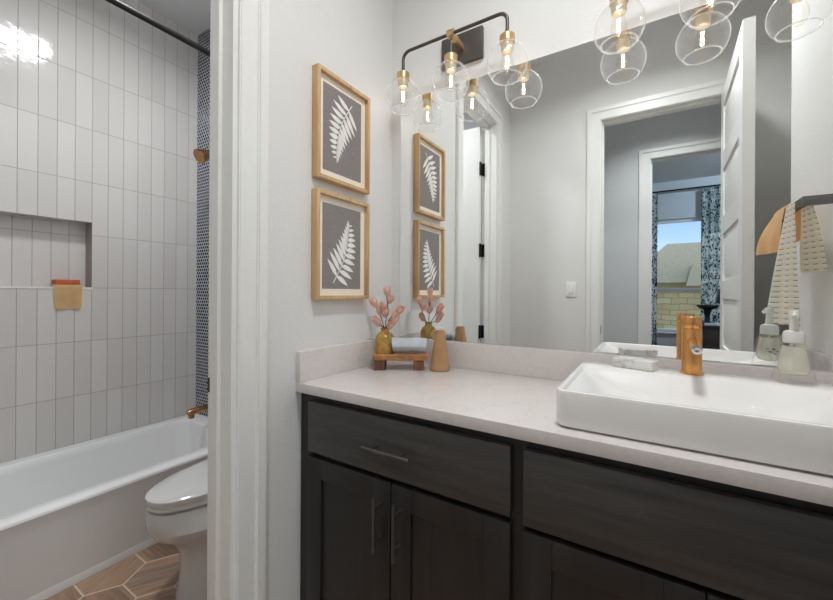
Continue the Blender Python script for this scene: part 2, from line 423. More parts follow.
# baseboards
struct('baseboard_left', MB().box(0, .014, -.60, -.535, FL, FL + .13, .003).box(0, .014, -L, -1.44, FL, FL + .13, .003), M_TRIM)
struct('baseboard_front', MB().box(0, .52, -L, -L + .014, FL, FL + .13, .003).box(1.49, 1.80, -L, -L + .014, FL, FL + .13, .003), M_TRIM)
struct('baseboard_hall', MB().box(-1.85, .87, YH, YH + .014, FL, FL + .13, .003), M_TRIM)
struct('baseboard_toilet', MB().box(-.985, -T, .048, .062, FL, FL + .13, .003), M_TRIM)

# door leaves: width along local x from the hinge (0..w), thickness along local y (0..t), panels on both faces
def door_leaf(name, w_, z0, z1, t, n, M, hinge_z, hinge_side):
    mb = MB(M); sl = .105 if w_ > .6 else .16; rail = .105
    mb.box(0, sl, 0, t, z0, z1); mb.box(w_ - sl, w_, 0, t, z0, z1)
    ph = (z1 - z0 - rail * (n + 1)) / n
    z = z0
    for k in range(n + 1):
        mb.box(sl, w_ - sl, 0, t, z, z + rail); z += rail + ph
    z = z0 + rail
    for k in range(n):
        mb.box(sl, w_ - sl, .011, t - .011, z, z + ph)
        # raised field with sloped margins on each face
        for y0, y1 in ((.011, .004), (t - .011, t - .004)):
            a = .012; b = .045
            mb.loft([[(sl + a, y0, z + a), (w_ - sl - a, y0, z + a), (w_ - sl - a, y0, z + ph - a), (sl + a, y0, z + ph - a)],
                     [(sl + b, y1, z + b), (w_ - sl - b, y1, z + b), (w_ - sl - b, y1, z + ph - b), (sl + b, y1, z + ph - b)]])
        z += rail + ph
    o = struct(name, mb, M_TRIM, smooth=False)
    for hz in hinge_z:
        h = MB(M); yy = hinge_side
        h.tube([(-.006, yy, hz - .05), (-.006, yy, hz + .05)], .008, 10).box(-.012, .0015, min(yy, yy * .2 + t * .5), max(yy, yy * .2 + t * .5), hz - .046, hz + .046)
        if name == 'door_1': h.M = Matrix.Identity(4); h.box(-.114, -.070, DY1 + .0150, DY1 + .0185, hz - .048, hz + .048, .001)
        h.build('hinge', M_BLACK, o)
    return o
# toilet room door: hinged on the near jamb, opened into the toilet room
M1 = Matrix.Translation((-.116, DY1 + .018, 0)) @ Matrix.Rotation(PI, 4, 'Z') @ Matrix.Translation((0, -.036, 0))
d1 = door_leaf('door_1', .57, FL + .012, HD - .006, .035, 6, M1, (-.62, .001, .614, 1.228), 0.0)
# bathroom door: hinged at the right jamb, opened inwards along the right side
M2 = Matrix.Translation((OX1 - .018, -L + .008, 0)) @ Matrix.Rotation(PI / 2 + math.radians(1.5), 4, 'Z')
d2 = door_leaf('door_2', .785, FL + .012, HD - .004, .044, 6, M2, (-.72, .3, 1.3), 0.035)
kn = MB(M2); kn.lathe([(.03, -.008), (.03, 0), (.012, .004), (.012, .03), (.026, .04), (.028, .05), (.02, .062), (.004, .064)], (.715, .044, .0), 20, axis=(0, 1, 0))
kn.build('knob', M_BLACK, d2)

# window
mb = MB()
for x0, x1 in ((WX0, WX0 + .05), (WX1 - .05, WX1)): mb.box(x0, x1, YB - .11, YB - .05, WZ0, WZ1)
mb.box(WX0 + .05, WX1 - .05, YB - .11, YB - .05, WZ0, WZ0 + .05).box(WX0 + .05, WX1 - .05, YB - .11, YB - .05, WZ1 - .05, WZ1)
mb.box(WX0 - .01, WX1 + .01, YB - .05, YB + .05, WZ0 - .02, WZ0)
wn1 = struct('window_1', mb, M_TRIM)
MB().box(WX0 + .05, WX1 - .05, YB - .085, YB - .08, WZ0 + .05, WZ1 - .05).build('window_pane', M_PANE, wn1)

# ------------------------------------------------------------------ outside, seen through the bedroom window in the mirror
q = NT('garden ground'); v = q.coord(); a = q.noise(v, 1.2, 4)
q.set(**{'Base Color': q.ramp(a, [(.3, srgb(150, 142, 112)), (.7, srgb(178, 172, 136))]), 'Roughness': .95}); M_GROUND = q.m
struct('ground', MB().box(-40, 45, -75, YB - .14, FL - .6, FL - .45), M_GROUND)
q = NT('pale limestone blocks'); v = q.coord((1, 1, 1), rot=(PI / 2, 0, 0)); nz = q.n('TexNoise'); q.l(v, nz.inputs['Vector']); nz.inputs['Scale'].default_value = 2.5; vm = q.n('Vector' + 'Math', operation='MULTIPLY_ADD'); q.l(nz.outputs['Color'], vm.inputs[0]); vm.inputs[1].default_value = (.16, .10, 0); q.l(v, vm.inputs[2]); br = q.n('TexBrick'); q.l(vm.outputs[0], br.inputs[0])
br.inputs['Scale'].default_value = 1.0; br.inputs['Brick Width'].default_value = .30; br.inputs['Row Height'].default_value = .125; br.inputs['Mortar Size'].default_value = .008
br.inputs['Color1'].default_value = srgb(232, 222, 176); br.inputs['Color2'].default_value = srgb(206, 190, 140); br.inputs['Mortar'].default_value = srgb(150, 136, 100); br.inputs['Mortar Smooth'].default_value = .3
a = q.noise(q.coord(), 3, 4); cl = q.mix(q.math('MULTIPLY', a, .5), br.outputs[0], srgb(214, 192, 130))
q.set(**{'Base Color': cl, 'Roughness': .9}); q.bump(br.outputs['Fac'], -.5, .02); M_STONE = q.m
fence = thing('stone_fence', 'pale limestone garden wall seen beyond the bedroom window in the mirror', 'garden wall', (2.2, -9.4, FL - .45))
MB().box(-3, 7.5, -9.55, -9.25, FL - .45, .36).build('stonework', M_STONE, fence)
MB().box(-3.05, 7.55, -9.60, -9.20, .36, .42, .01).build('coping', plain('grey coping stone', srgb(150, 160, 172), .8), fence)
house = thing('house', 'neighbouring house with a grey hipped roof behind the limestone wall', 'house', (6.5, -38, FL - .45))
MB().box(-.5, 15, -44, -34, FL - .45, 1.3).build('facade', plain('tan stucco', srgb(196, 184, 150), .9), house)
rf = MB(); e = 1.15; rz = 4.75
A = [(-1.1, -33.2, e), (15.6, -33.2, e), (15.6, -44.8, e), (-1.1, -44.8, e)]
rf.loft([[Vector(p) for p in A], [Vector((2.2 + (i in (1, 2)) * 9.2, -39.0 - .02 * (i in (2, 3)), rz)) for i in range(4)]])
M_ROOF = plain('weathered roof shingle', srgb(178, 172, 138), .9, noise_amt=.12, noise_scale=6)
rf.build('roof', M_ROOF, house, smooth=False)
g = MB(); g.poly([(3.2, -33.0, .9), (5.4, -33.0, .9), (3.6, -33.0, 2.5)], (0, -4, 0)); g.build('gable', plain('pale gable siding', srgb(222, 214, 176), .9), house)

# ------------------------------------------------------------------ unseen ceiling lamps; bath, hall and bedroom ones are added fill
def can(name, label, x, y, watt, size, col=(1, .95, .88), down=False, spread=180):
    t = thing(name, label, 'ceiling light', (x, y, CE - .03))
    MB().lathe([(size + .012, .03), (size + .012, .008), (size, .006), (size, .03)], (x, y, CE - .03), 28).build('trim_ring', M_TRIM, t)
    MB().lathe([(size * math.cos(a), .008 - size * .9 * math.sin(a)) for a in [PI / 2 * k / 8 * .98 for k in range(9)]], (x, y, CE - .03), 28, cap=False).build('glass_dome', M_BULB, t)
    ld = bpy.data.lights.new('ceiling_or_fill_lamp', 'AREA' if down else 'POINT')
    if down: ld.shape = 'DISK'; ld.size = size * 1.8; ld.spread = math.radians(spread)
    else: ld.shadow_soft_size = size * .4
    ld.energy = watt; ld.color = col
    lo = bpy.data.objects.new('ceiling_or_fill_lamp', ld); COL.objects.link(lo); lo.parent = t; lo.location = (0, 0, -size * .35)
    return t
can('ceiling_or_fill_light', 'added round glass-domed fill light above the long vanity counter', .92, -.82, CAN_W['bath'], .16, COOL, True, 156)  # added fill that evens out the bathroom light
can('ceiling_or_fill_light', 'round glass-domed ceiling light above the toilet and tub', -.72, -.62, CAN_W['toilet'], .16, COOL, True, 168)
can('ceiling_or_fill_light', 'added round glass-domed fill light in the hall outside the bathroom', 1.1, -2.12, CAN_W['hall'], .14, (.90, .97, 1), True, 130)  # added fill to brighten the hall walls
can('ceiling_or_fill_light', 'added round glass-domed bluish fill light in the bedroom', 2.6, -4.3, CAN_W['bedroom'], .16, (.58, .80, 1))  # added fill, tinted blue to brighten and cool the bedroom ceiling

# ------------------------------------------------------------------ bathtub
def rrect(x0, x1, y0, y1, r, z, n=6):
    pts = []
    for cx, cy, a0 in ((x1 - r, y1 - r, 0), (x0 + r, y1 - r, PI / 2), (x0 + r, y0 + r, PI), (x1 - r, y0 + r, 1.5 * PI)):
        for k in range(n + 1):
            a = a0 + PI / 2 * k / n; pts.append(Vector((cx + r * math.cos(a), cy + r * math.sin(a), z)))
    return pts
TX0, TX1, TY0, TY1, TZ = XT + .002, -1.003, -1.44, .060, -.559
tub = thing('bathtub', 'white alcove bathtub with a plain apron along the tiled wall', 'bathtub', ((TX0 + TX1) / 2, -.68, FL))
mb = MB()
def ring(i, z, r): return rrect(TX0 + i * .8, TX1 - i, TY0 + i * 1.1, TY1 - i * 1.1, r, z)
mb.loft([rrect(TX0, TX1 - .018, TY0, TY1, .004, FL), rrect(TX0, TX1 - .012, TY0, TY1, .006, TZ - .07), rrect(TX0, TX1 - .008, TY0, TY1, .010, TZ - .040), rrect(TX0, TX1, TY0, TY1, .012, TZ - .014), rrect(TX0 + .002, TX1 - .003, TY0 + .002, TY1 - .002, .014, TZ - .005), rrect(TX0 + .008, TX1 - .010, TY0 + .008, TY1 - .008, .014, TZ),
         ring(.080, TZ, .06), ring(.092, TZ - .010, .07), ring(.100, TZ - .04, .08), ring(.10, TZ - .22, .10), ring(.13, TZ - .30, .11), ring(.18, TZ - .325, .12)], cap0=True, cap1=True)
mb.build('tub_shell', M_TUB, tub)
mb = MB(); mb.poly([(TX1 - .022, TY0, FL + .052), (TX1 - .018, TY0, FL + .040), (TX1 - .016, TY0, FL + .034), (TX1 - .016, TY0, FL + .001), (TX1 - .022, TY0, FL + .001)], (0, TY1 - TY0, 0))
mb.build('apron_flange', M_TUB, tub, smooth=False)
MB().lathe([(.03, 0), (.03, .004), (.024, .006)], (-1.40, -.15, TZ - .325), 20).build('drain', M_COPPER, tub)

sp = thing('tub_spout', 'gold tub spout on the navy mosaic wall above the tub rim', 'spout', (-1.378, 0.062, -.455))
MB().lathe([(.034, 0), (.034, .008), (.024, .012)], (-1.378, 0.062, -.43), 20, axis=(0, -1, 0)).build('flange', M_COPPER, sp)
MB().tube([(-1.378, 0.057, -.43), (-1.378, -.10, -.435), (-1.378, -.155, -.438), (-1.378, -.172, -.440)], [.021, .019, .021, .014], 16).tube([(-1.378, -.15, -.438), (-1.378, -.15, -.475)], .0165, 14).build('spout_tube', M_COPPER, sp)
sh = thing('shower_fixture', 'copper-gold cone shower head high on the navy mosaic wall', 'shower head', (-1.378, 0.062, 1.19))
MB().lathe([(.03, 0), (.03, .006), (.016, .012)], (-1.378, 0.062, 1.190), 20, axis=(0, -1, 0)).build('flange', M_COPPER, sh)
MB().tube([(-1.378, 0.060, 1.19), (-1.378, .02, 1.194), (-1.378, -.024, 1.180)], .010, 12).build('shower_arm', M_COPPER, sh)
MB().lathe([(.009, -.005), (.014, .0), (.017, .02), (.026, .048), (.042, .092), (.046, .106), (.043, .110), (.03, .108)], (-1.378, -.024, 1.180), 24, axis=(0, -.84, -.54)).build('spray_head', M_COPPER, sh)
rod = thing('shower_rod', 'straight black shower curtain rod across the front of the tub', 'shower rod', (-.975, -.78, 1.531))
MB().tube([(-.975, .058, 1.534), (-.975, -L + .024, 1.534)], .0145, 16).build('rod', M_BLACK, rod)
for y, d in ((.062, -1), (-L + .02, 1)):
    MB().lathe([(.032, 0), (.032, .012), (.02, .02)], (-.975, y, 1.534), 20, axis=(0, d, 0)).build('flange', M_BLACK, rod)

struct('trim_7', MB().box(XT - .001, XT + .003, NY0, NY1 + .003, NZ0 - .009, NZ0 + .0005), M_TRIM)
# washcloth over the niche ledge with a terracotta soap tray on top
def cloth_mat(name, c, scale=500, rough=.95):
    q = NT(name); v = q.coord(); a = q.noise(v, scale, 2); b = q.noise(v, 25, 2)
    q.set(**{'Base Color': q.ramp(b, [(.3, tuple(k * .92 for k in c[:3]) + (1,)), (.7, c)]), 'Roughness': rough, 'Sheen Weight': .3}); q.bump(a, .5, .002); return q.m
M_TAN = cloth_mat('tan terry cloth', srgb(252, 220, 166))
M_APRI = cloth_mat('apricot terry cloth', srgb(250, 210, 152))
M_BLUET = cloth_mat('pale blue grey terry cloth', srgb(238, 242, 247), 260)
def wc(u, v):
    yy = -.686 + .123 * u
    s = v * .205
    if s < .07: return Vector((XT - .055 + s * .9, yy, NZ0 + .0145 + .0008 * math.sin(u * 9)))
    k = min(1, (s - .07) / .02); d = max(0, s - .08)
    return Vector((XT + .008 * k + .004 * math.sin(u * 7 + 1) * min(1, d * 9), yy + (.12 - u * .25) * .06 * d / .13 + .0, NZ0 + .0145 - d - .006 * math.sin(u * PI) * min(1, d * 8) - .004 * k))
MB().sheet(wc, 14, 26, .012).build('washcloth', M_TAN, None, 'folded tan washcloth hanging over the ledge of the tiled niche', 'washcloth')
st = MB(); st.box(XT - .070, XT + .004, -.676, -.572, NZ0 + .0155, NZ0 + .041, .004)
st.build('soap_dish', plain('terracotta clay', srgb(198, 92, 50), .6), None, 'flat terracotta soap dish on the washcloth in the niche', 'soap dish')

# ------------------------------------------------------------------ toilet
TCX = -.566
def egg(hw, yf, yb, z, n=36, p=2.2):
    yc = yb - (yb - yf) * .42; pts = []
    for k in range(n):
        a = 2 * PI * k / n; c, s = math.cos(a), math.sin(a)
        x = hw * math.copysign(abs(c) ** (2 / p), c); ly = (yb - yc) if s > 0 else (yc - yf)
        pts.append(Vector((TCX + x, yc + ly * math.copysign(abs(s) ** (2 / p), s), z)))
    return pts
toilet = thing('toilet', 'white elongated toilet with closed lid beside the bathtub', 'toilet', (TCX, -.3, FL))
mb = MB(); mb.loft([egg(.142, -.612, -.06, FL), egg(.140, -.610, -.06, FL + .02), egg(.137, -.604, -.06, FL + .05), egg(.130, -.596, -.06, FL + .12), egg(.132, -.602, -.06, FL + .19),
    egg(.142, -.630, -.06, FL + .245), egg(.174, -.690, -.06, FL + .285), egg(.192, -.714, -.06, FL + .325), egg(.172, -.714, -.06, FL + .372), egg(.160, -.710, -.06, FL + .394), egg(.150, -.69, -.07, FL + .399)])
mb.build('bowl', M_TOILET, toilet)
MB().loft([egg(.144, -.698, -.14, FL + .403), egg(.152, -.714, -.14, FL + .407), egg(.152, -.714, -.14, FL + .419), egg(.143, -.698, -.14, FL + .423)]).build('seat', M_TOILET, toilet)
MB().loft([egg(.142, -.702, -.14, FL + .407), egg(.152, -.718, -.14, FL + .433), egg(.152, -.718, -.14, FL + .445), egg(.142, -.706, -.145, FL + .453), egg(.12, -.62, -.18, FL + .460), egg(.05, -.5, -.24, FL + .462)]).build('lid', M_TOILET, toilet)
MB().box(TCX - .21, TCX + .21, -.135, .055, FL + .40, FL + .76, .02, 3).build('tank', M_TOILET, toilet)
MB().box(TCX - .22, TCX + .22, -.145, .06, FL + .762, FL + .795, .01, 2).build('tank_lid', M_TOILET, toilet)
MB().box(TCX - .17, TCX - .10, -.152, -.134, FL + .70, FL + .715, .003).lathe([(.012, -.012), (.012, 0)], (TCX - .16, -.13, FL + .707), 14, axis=(0, 1, 0)).build('flush_lever', M_CHROME, toilet)

# ------------------------------------------------------------------ vanity cabinet
CD = .5290           # counter depth
CY = -.506           # face frame plane
FY = -.525           # door and drawer fronts
van = thing('vanity_cabinet', 'espresso-stained wooden vanity cabinet under the white counter', 'cabinet', (W / 2, -.26, FL))
CB = -.031
mb = MB(); mb.box(.002, W - .002, CY + .0201, -.004, FL + .10, CB)
mb.build('carcass', M_CABIN, van)
mb = MB(); mb.box(.002, .052, CY, CY + .02, FL + .10, CB).box(.700, .756, CY, CY + .02, FL + .10, CB).box(1.40, W - .002, CY, CY + .02, FL + .10, CB)
for x0, x1 in ((.052, .700), (.756, 1.40)): mb.box(x0, x1, CY, CY + .02, -.062, CB).box(x0, x1, CY, CY + .02, -.245, -.200).box(x0, x1, CY, CY + .02, FL + .10, FL + .135)
mb.build('face_frame', M_CABV_SHADE, van)
MB().box(.004, W - .004, CY + .07, CY + .085, FL, FL + .10).build('toe_kick', M_CABIN, van)
def pull(parent, p0, p1, horiz):
    m = MB(); m.tube([p0, p1], .0052, 10)
    a, b = Vector(p0), Vector(p1)
    for f in (.2, .8):
        q_ = a.lerp(b, f); m.tube([q_, (q_.x, FY, q_.z)], .0042, 8)
    return m.build('handle', M_PULL, parent, 'dark grey bar handle')
def slab(x0, x1, z0, z1, name, handle=None):
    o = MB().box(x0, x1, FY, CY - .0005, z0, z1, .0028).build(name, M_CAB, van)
    if handle: pull(o, *handle, True)
    return o
def shaker(x0, x1, z0, z1, handle):
    m = MB(); f = .062
    m.box(x0, x0 + f, FY, CY - .0005, z0, z1, .0015).box(x1 - f, x1, FY, CY - .0005, z0, z1, .0015)
    m.box(x0 + f, x1 - f, FY, CY - .0005, z1 - f, z1, .0015).box(x0 + f, x1 - f, FY, CY - .0005, z0, z0 + f, .0015)
    o = m.build('door', M_CABV_SHADE, van)
    MB().box(x0 + f - .004, x1 - f + .004, FY + .008, CY - .0006, z0 + f - .004, z1 - f + .004).build('door_panel', M_CABV_SHADE, o)
    if handle: pull(o, *handle, False)
    return o
HY = -.558
slab(.054, .713, -.212, -.052, 'drawer_front', ((.305, HY, -.133), (.461, HY, -.133)))
shaker(.052, .3795, FL + .112, -.227, ((.349, HY, -.260), (.349, HY, -.411)))
shaker(.3835, .713, FL + .112, -.227, ((.414, HY, -.260), (.414, HY, -.411)))
slab(.742, 1.412, -.220, -.052, 'drawer_front')
shaker(.742, 1.0655, FL + .112, -.233, ((1.035, HY, -.300), (1.035, HY, -.451)))
shaker(1.0685, 1.412, FL + .112, -.233, ((1.100, HY, -.300), (1.100, HY, -.451)))

# counter with splashes
top = thing('countertop', 'white quartz counter with low splashes on the dark vanity', 'countertop', (W / 2, -.27, -.030))
MB().box(.001, W - .001, -CD, -.001, -.030, 0, .0015).build('slab', M_QUARTZ, top)
MB().box(.021, W - .021, -.021, -.001, .0002, .1016, .001).build('backsplash', M_QUARTZ, top)
MB().box(.001, .021, -CD + .0005, -.001, .0002, .1016, .0015).build('side_splash', M_QUARTZ, top)
MB().box(W - .021, W - .001, -CD + .0005, -.001, .0002, .1016, .0015).build('side_splash', M_QUARTZ, top)

# mirror
MB().box(.0505, 1.44, -.0065, -.0008, .1030, 1.128).build('wall_mirror', M_MIRROR, None, 'large frameless mirror on the wall above the counter', 'mirror')

# ------------------------------------------------------------------ vessel sink
SX0, SX1, SY0, SY1, SZ = .801, 1.372, -.494, -.082, .084
sink = thing('vessel_sink', 'white rectangular vessel sink with a flat faucet ledge on the counter', 'sink', ((SX0 + SX1) / 2, (SY0 + SY1) / 2, 0))
def sr(i, z, r, back=0.0, left=0.0): return rrect(SX0 + i + left, SX1 - i - left, SY0 + i, SY1 - i - back, r, z)
mb = MB(); mb.loft([sr(.012, .0005, .02), sr(.004, .006, .022), sr(.001, .02, .024), sr(0, SZ - .006, .024), sr(.0015, SZ - .001, .024), sr(.004, SZ, .022),
    sr(.011, SZ, .018, .075), sr(.014, SZ - .002, .018, .075), sr(.017, SZ - .008, .02, .077), sr(.030, SZ - .035, .04, .085, .05), sr(.045, SZ - .058, .05, .09, .12), sr(.09, SZ - .066, .04, .08, .12)])
mb.build('basin', M_PORC, sink)
MB().lathe([(.022, 0), (.022, .003), (.016, .005), (.004, .006)], (1.075, -.33, SZ - .0665), 20).build('drain', M_GOLD, sink)
MB().lathe([(.006, -.001), (.006, .002)], (1.035, -.0825, .05), 12, axis=(0, 1, 0)).lathe([(.006, -.001), (.006, .002)], (1.055, -.0825, .05), 12, axis=(0, 1, 0)).build('overflow_holes', M_DARK, sink)

# faucet
fx, fy = 1.074, -.122
fa = thing('faucet', 'tall satin gold single-hole faucet on the sink ledge', 'faucet', (fx, fy, SZ))
MB().lathe([(.027, .0), (.027, .004), (.0245, .006)], (fx, fy, SZ + .0002), 28).build('base_ring', M_GOLD, fa)
MB().lathe([(.0225, .005), (.0225, .118), (.0215, .120)], (fx, fy, SZ), 32).build('body', M_GOLD, fa)
MB().lathe([(.0212, .121), (.0225, .123), (.0225, .150), (.0212, .152)], (fx, fy, SZ), 32).box(fx - .008, fx + .008, fy + .005, fy + .052, SZ + .146, SZ + .152, .0015).build('lever_cap', M_GOLD, fa)
so = MB().tube([(fx, fy - .012, SZ + .088), (fx + .001, fy - .06, SZ + .083), (fx + .002, fy - .112, SZ + .078)], .0115, 18).build('spout', M_GOLD, fa)
MB().lathe([(.0112, 0), (.0112, .0022), (.008, .003), (.003, .002)], (fx + .002, fy - .1122, SZ + .078), 20, axis=(0, -1, -.1)).build('aerator', M_CHROME, so, 'silver spout tip')

# marble soap box on the sink ledge, at its left
def boxM(c, a): return Matrix.Translation(c) @ Matrix.Rotation(a, 4, 'Z')
q = NT('grey white marble'); v = q.coord(); a = q.noise(v, 26, 6, .7)
q.set(**{'Base Color': q.ramp(a, [(.35, srgb(176, 174, 172)), (.5, srgb(222, 220, 217)), (.7, srgb(232, 230, 228))]), 'Roughness': .35}); M_MARB = q.m
MB(boxM((.944, -.121, SZ + .0005), math.radians(-20))).box(-.052, .052, -.026, .026, 0, .026, .003).build('soap_block', M_MARB, None, 'grey white marble soap block on the ledge left of the gold faucet', 'soap block')

# soap dispenser
sx, sy = 1.272, -.116
sd = thing('soap_dispenser', 'clear conical glass soap dispenser with a white pump on the sink ledge', 'soap dispenser', (sx, sy, SZ))
MB().lathe([(.001, .0005), (.037, .0005), (.0400, .004), (.0385, .012), (.0235, .092), (.0205, .098), (.0185, .098), (.0205, .091), (.030, .034), (.024, .024), (.012, .020), (.001, .020)], (sx, sy, SZ), 32, cap=False).build('bottle', M_SGLASS, sd)
MB().lathe([(.001, .0215), (.012, .0215), (.023, .025), (.0288, .034), (.0210, .088), (.001, .088)], (sx, sy, SZ), 28, cap=False).build('liquid_soap', M_SOAP, sd)
MB().lathe([(.0195, .097), (.0205, .100), (.0205, .116), (.018, .124), (.010, .127)], (sx, sy, SZ), 28).build('collar', M_PUMP, sd)
MB().lathe([(.0085, .122), (.0080, .158), (.010, .160), (.010, .172), (.008, .174)], (sx, sy, SZ), 20).tube([(sx, sy, SZ + .166), (sx - .004, sy - .020, SZ + .166), (sx - .006, sy - .030, SZ + .160)], .0055, 10).build('pump_head', M_PUMP, sd)
MB().tube([(sx, sy, SZ + .094), (sx + .002, sy, SZ + .024)], .0028, 8).build('dip_tube', M_PUMP, sd)
lb = MB()
for (az, zz, ww, hh) in ((70, .052, .010, .004), (84, .058, .012, .005), (98, .050, .012, .004), (80, .045, .014, .0035), (108, .058, .008, .004)):
    r_ = .0395 - (zz - .004) * .145 + .0006; aa = math.radians(az); d_ = Vector((math.cos(aa), math.sin(aa), 0)); t_ = Vector((-d_.y, d_.x, 0)); c_ = Vector((sx, sy, SZ + zz)) + d_ * r_
    lb.poly([c_ + t_ * -ww / 2, c_ + t_ * ww * .1 + Vector((0, 0, hh / 2)), c_ + t_ * ww / 2, c_ - t_ * ww * .1 - Vector((0, 0, hh / 2))], d_ * .0005)
lb.build('printed_label', M_TEAL, sd)

# ------------------------------------------------------------------ tray, vase, blossoms, rolled towel, cone vase
TA = math.radians(32); TC = Vector((.154, -.149, 0)); TMx = boxM(TC, TA)
tr = thing('riser_tray', 'small acacia wood riser tray on stub legs at the left end of the counter', 'tray', TC)
mb = MB(TMx); mb.loft([rrect(-.098, .098, -.048, .048, .014, .038), rrect(-.104, .104, -.052, .052, .016, .042), rrect(-.106, .106, -.054, .054, .016, .058), rrect(-.103, .103, -.051, .051, .015, .061), rrect(-.094, .094, -.043, .043, .012, .060), rrect(-.090, .090, -.039, .039, .012, .0545)])
mb.build('tray_top', M_TRAYW, tr, smooth=None)
for x_ in (-.078, .070):
    for y_ in (-.036, .036):
        MB(TMx).box(x_ - .020, x_ + .020, y_ - .011, y_ + .011, .0004, .0385, .002).build('leg', M_TRAYL, tr)
TT = .0548
q = NT('ochre glaze'); v = q.coord(); a = q.noise(v, 60, 4); sp_ = q.n('SeparateXYZ'); q.l(v, sp_.inputs[0])
q.set(**{'Base Color': q.ramp(a, [(.3, srgb(150, 114, 52)), (.7, srgb(194, 154, 82))]), 'Roughness': .22}); M_OCHRE = q.m
vc = TMx @ Vector((-.062, .006, TT))
MB().lathe([(.033, 0), (.0375, .003), (.0385, .012), (.0385, .052), (.0365, .064), (.029, .077), (.021, .083), (.0165, .086), (.0155, .090), (.0165, .098), (.0185, .101), (.0165, .1005), (.0135, .094), (.0135, .086), (.02, .076), (.02, .02), (.001, .015)], vc, 32, cap=False).build('bud_vase', M_OCHRE, None, 'ochre glazed bottle vase on the wooden tray', 'vase', origin=vc)
M_STEM = plain('brown twig', srgb(88, 58, 44), .8)
q = NT('blush pink petals'); v = q.coord(); a = q.noise(v, 70, 3)
q.set(**{'Base Color': q.ramp(a, [(.3, srgb(240, 198, 180)), (.55, srgb(251, 220, 205)), (.75, srgb(254, 234, 224))]), 'Roughness': .8, 'Subsurface Weight': 0.0}); M_PETAL = q.m
Rv = Vector((.8469, .5317, 0)); Fv = Vector((-.5317, .8469, 0))
def bud(c, d, r):
    """tulip-shaped closed blossom of overlapping petals pointing along d"""
    m = MB(); d = Vector(d).normalized(); Qd = Vector((0, 0, 1)).rotation_difference(d).to_matrix()
    for k in range(6):
        a0 = k * PI / 3 + (k % 2) * .2; rr = 1.0 if k % 2 else .86
        def fn(u, v_):
            wdt = math.sin(PI * min(1, .08 + v_ * .92)) ** .7 * .95
            a_ = a0 + (u - .5) * 1.5 * wdt
            rad = r * rr * (.25 + .8 * math.sin(PI * (.10 + .72 * v_)))
            return Vector(c) + Qd @ Vector((rad * math.cos(a_), rad * math.sin(a_), r * 3.0 * v_ - r * .4))
        m.sheet(fn, 4, 6, .0006)
    return m
def sprig(name, label, pts, buds, off=0.0):
    pts = [(a, b + off * max(.3, min(1, (c - .09) / .03)), c) for a, b, c in pts]; buds = [(a, b + off, c, dx, dz, r) for a, b, c, dx, dz, r in buds]
    P_ = [vc + Rv * a + Fv * b + Vector((0, 0, c)) for a, b, c in pts]
    t = thing(name, label, 'blossom sprig', vc + Vector((0, 0, .03)), 'blossom sprigs in the ochre vase')
    m = MB(); m.tube(P_, [.0017] * len(P_), 6)
    for (a, b, c, dx, dz, r) in buds:
        B = vc + Rv * a + Fv * b + Vector((0, 0, c)); near = min(P_, key=lambda p: (p - B).length - .6 * max(0, (B - p).z))
        m.tube([near, B], .0012, 5)
    m.build('stem', M_STEM, t)
    for (a, b, c, dx, dz, r) in buds:
        B = vc + Rv * a + Fv * b + Vector((0, 0, c))
        bud(B - Vector((0, 0, .004)), Rv * dx + Fv * random.uniform(-.4, .2) + Vector((0, 0, dz)), r * 1.16).build('blossom', M_PETAL, t, fix=False)
sprig('blossom_sprig', 'tallest pink blossom sprig, rising upright from the ochre vase', [(0, 0, .03), (0, 0, .10), (.006, 0, .15), (.010, 0, .19), (.006, 0, .225)],
      [(.008, 0, .236, -.1, 1, .0115), (.018, .004, .207, .45, 1, .0105), (.000, -.010, .185, -.5, 1, .010), (.000, .000, .152, .1, 1, .0125)])
sprig('blossom_sprig', 'pink blossom sprig leaning left from the ochre vase towards the fern prints', [(0, 0, .03), (-.004, 0, .10), (-.020, 0, .15), (-.036, .004, .185)],
      [(-.040, .002, .190, -.5, 1, .0125), (-.022, -.006, .160, -.1, 1, .0115), (-.030, .0, .125, -.7, .7, .011), (-.026, -.008, .112, -.3, 1, .0100)], .024)
sprig('blossom_sprig', 'pink blossom sprig leaning right from the ochre vase towards the mirror', [(0, 0, .03), (.004, 0, .10), (.018, 0, .135), (.040, .004, .160)],
      [(.048, .002, .165, .7, .8, .0125), (.030, -.004, .148, .7, .8, .0095), (.020, -.008, .108, .4, 1, .011), (.034, -.010, .126, .5, 1, .012)], -.026)
# rolled towel lying along the tray
rc = TMx @ Vector((.034, -.014, TT))
ax = (Matrix.Rotation(TA, 3, 'Z') @ Vector((1, 0, 0))); px_ = Vector((-ax.y, ax.x, 0))
def roll(u, v_):
    a_ = u * 2 * PI * 3.15 + 2.2; r_ = .007 + .0270 * u + .0012 * math.sin(v_ * 9 + a_)
    s_ = (v_ - .5) * (.128 + .006 * math.sin(a_)); yy, zz = r_ * math.cos(a_) * 1.08, r_ * math.sin(a_)
    return rc + ax * s_ + px_ * yy + Vector((0, 0, .0352 + zz * .94))
MB().sheet(roll, 80, 10, .0042).build('rolled_towel', M_BLUET, None, 'pale blue grey rolled hand towel on the wooden tray', 'towel', fix=True)
q = NT('speckled tan stoneware'); v = q.coord(); a = q.noise(v, 420, 2); b = q.noise(v, 18, 2)
q.set(**{'Base Color': q.mix(q.ramp(a, [(.62, (0, 0, 0, 1)), (.7, (.6, .6, .6, 1))]), q.ramp(b, [(.3, srgb(170, 130, 90)), (.7, srgb(188, 148, 106))]), srgb(120, 84, 54)), 'Roughness': .8}); M_TANST = q.m
cc = Vector((.300, -.097, .0005))
cv = thing('cone_vase', 'tan stoneware cone vase with a tiny loop handle right of the wooden tray', 'vase', cc)
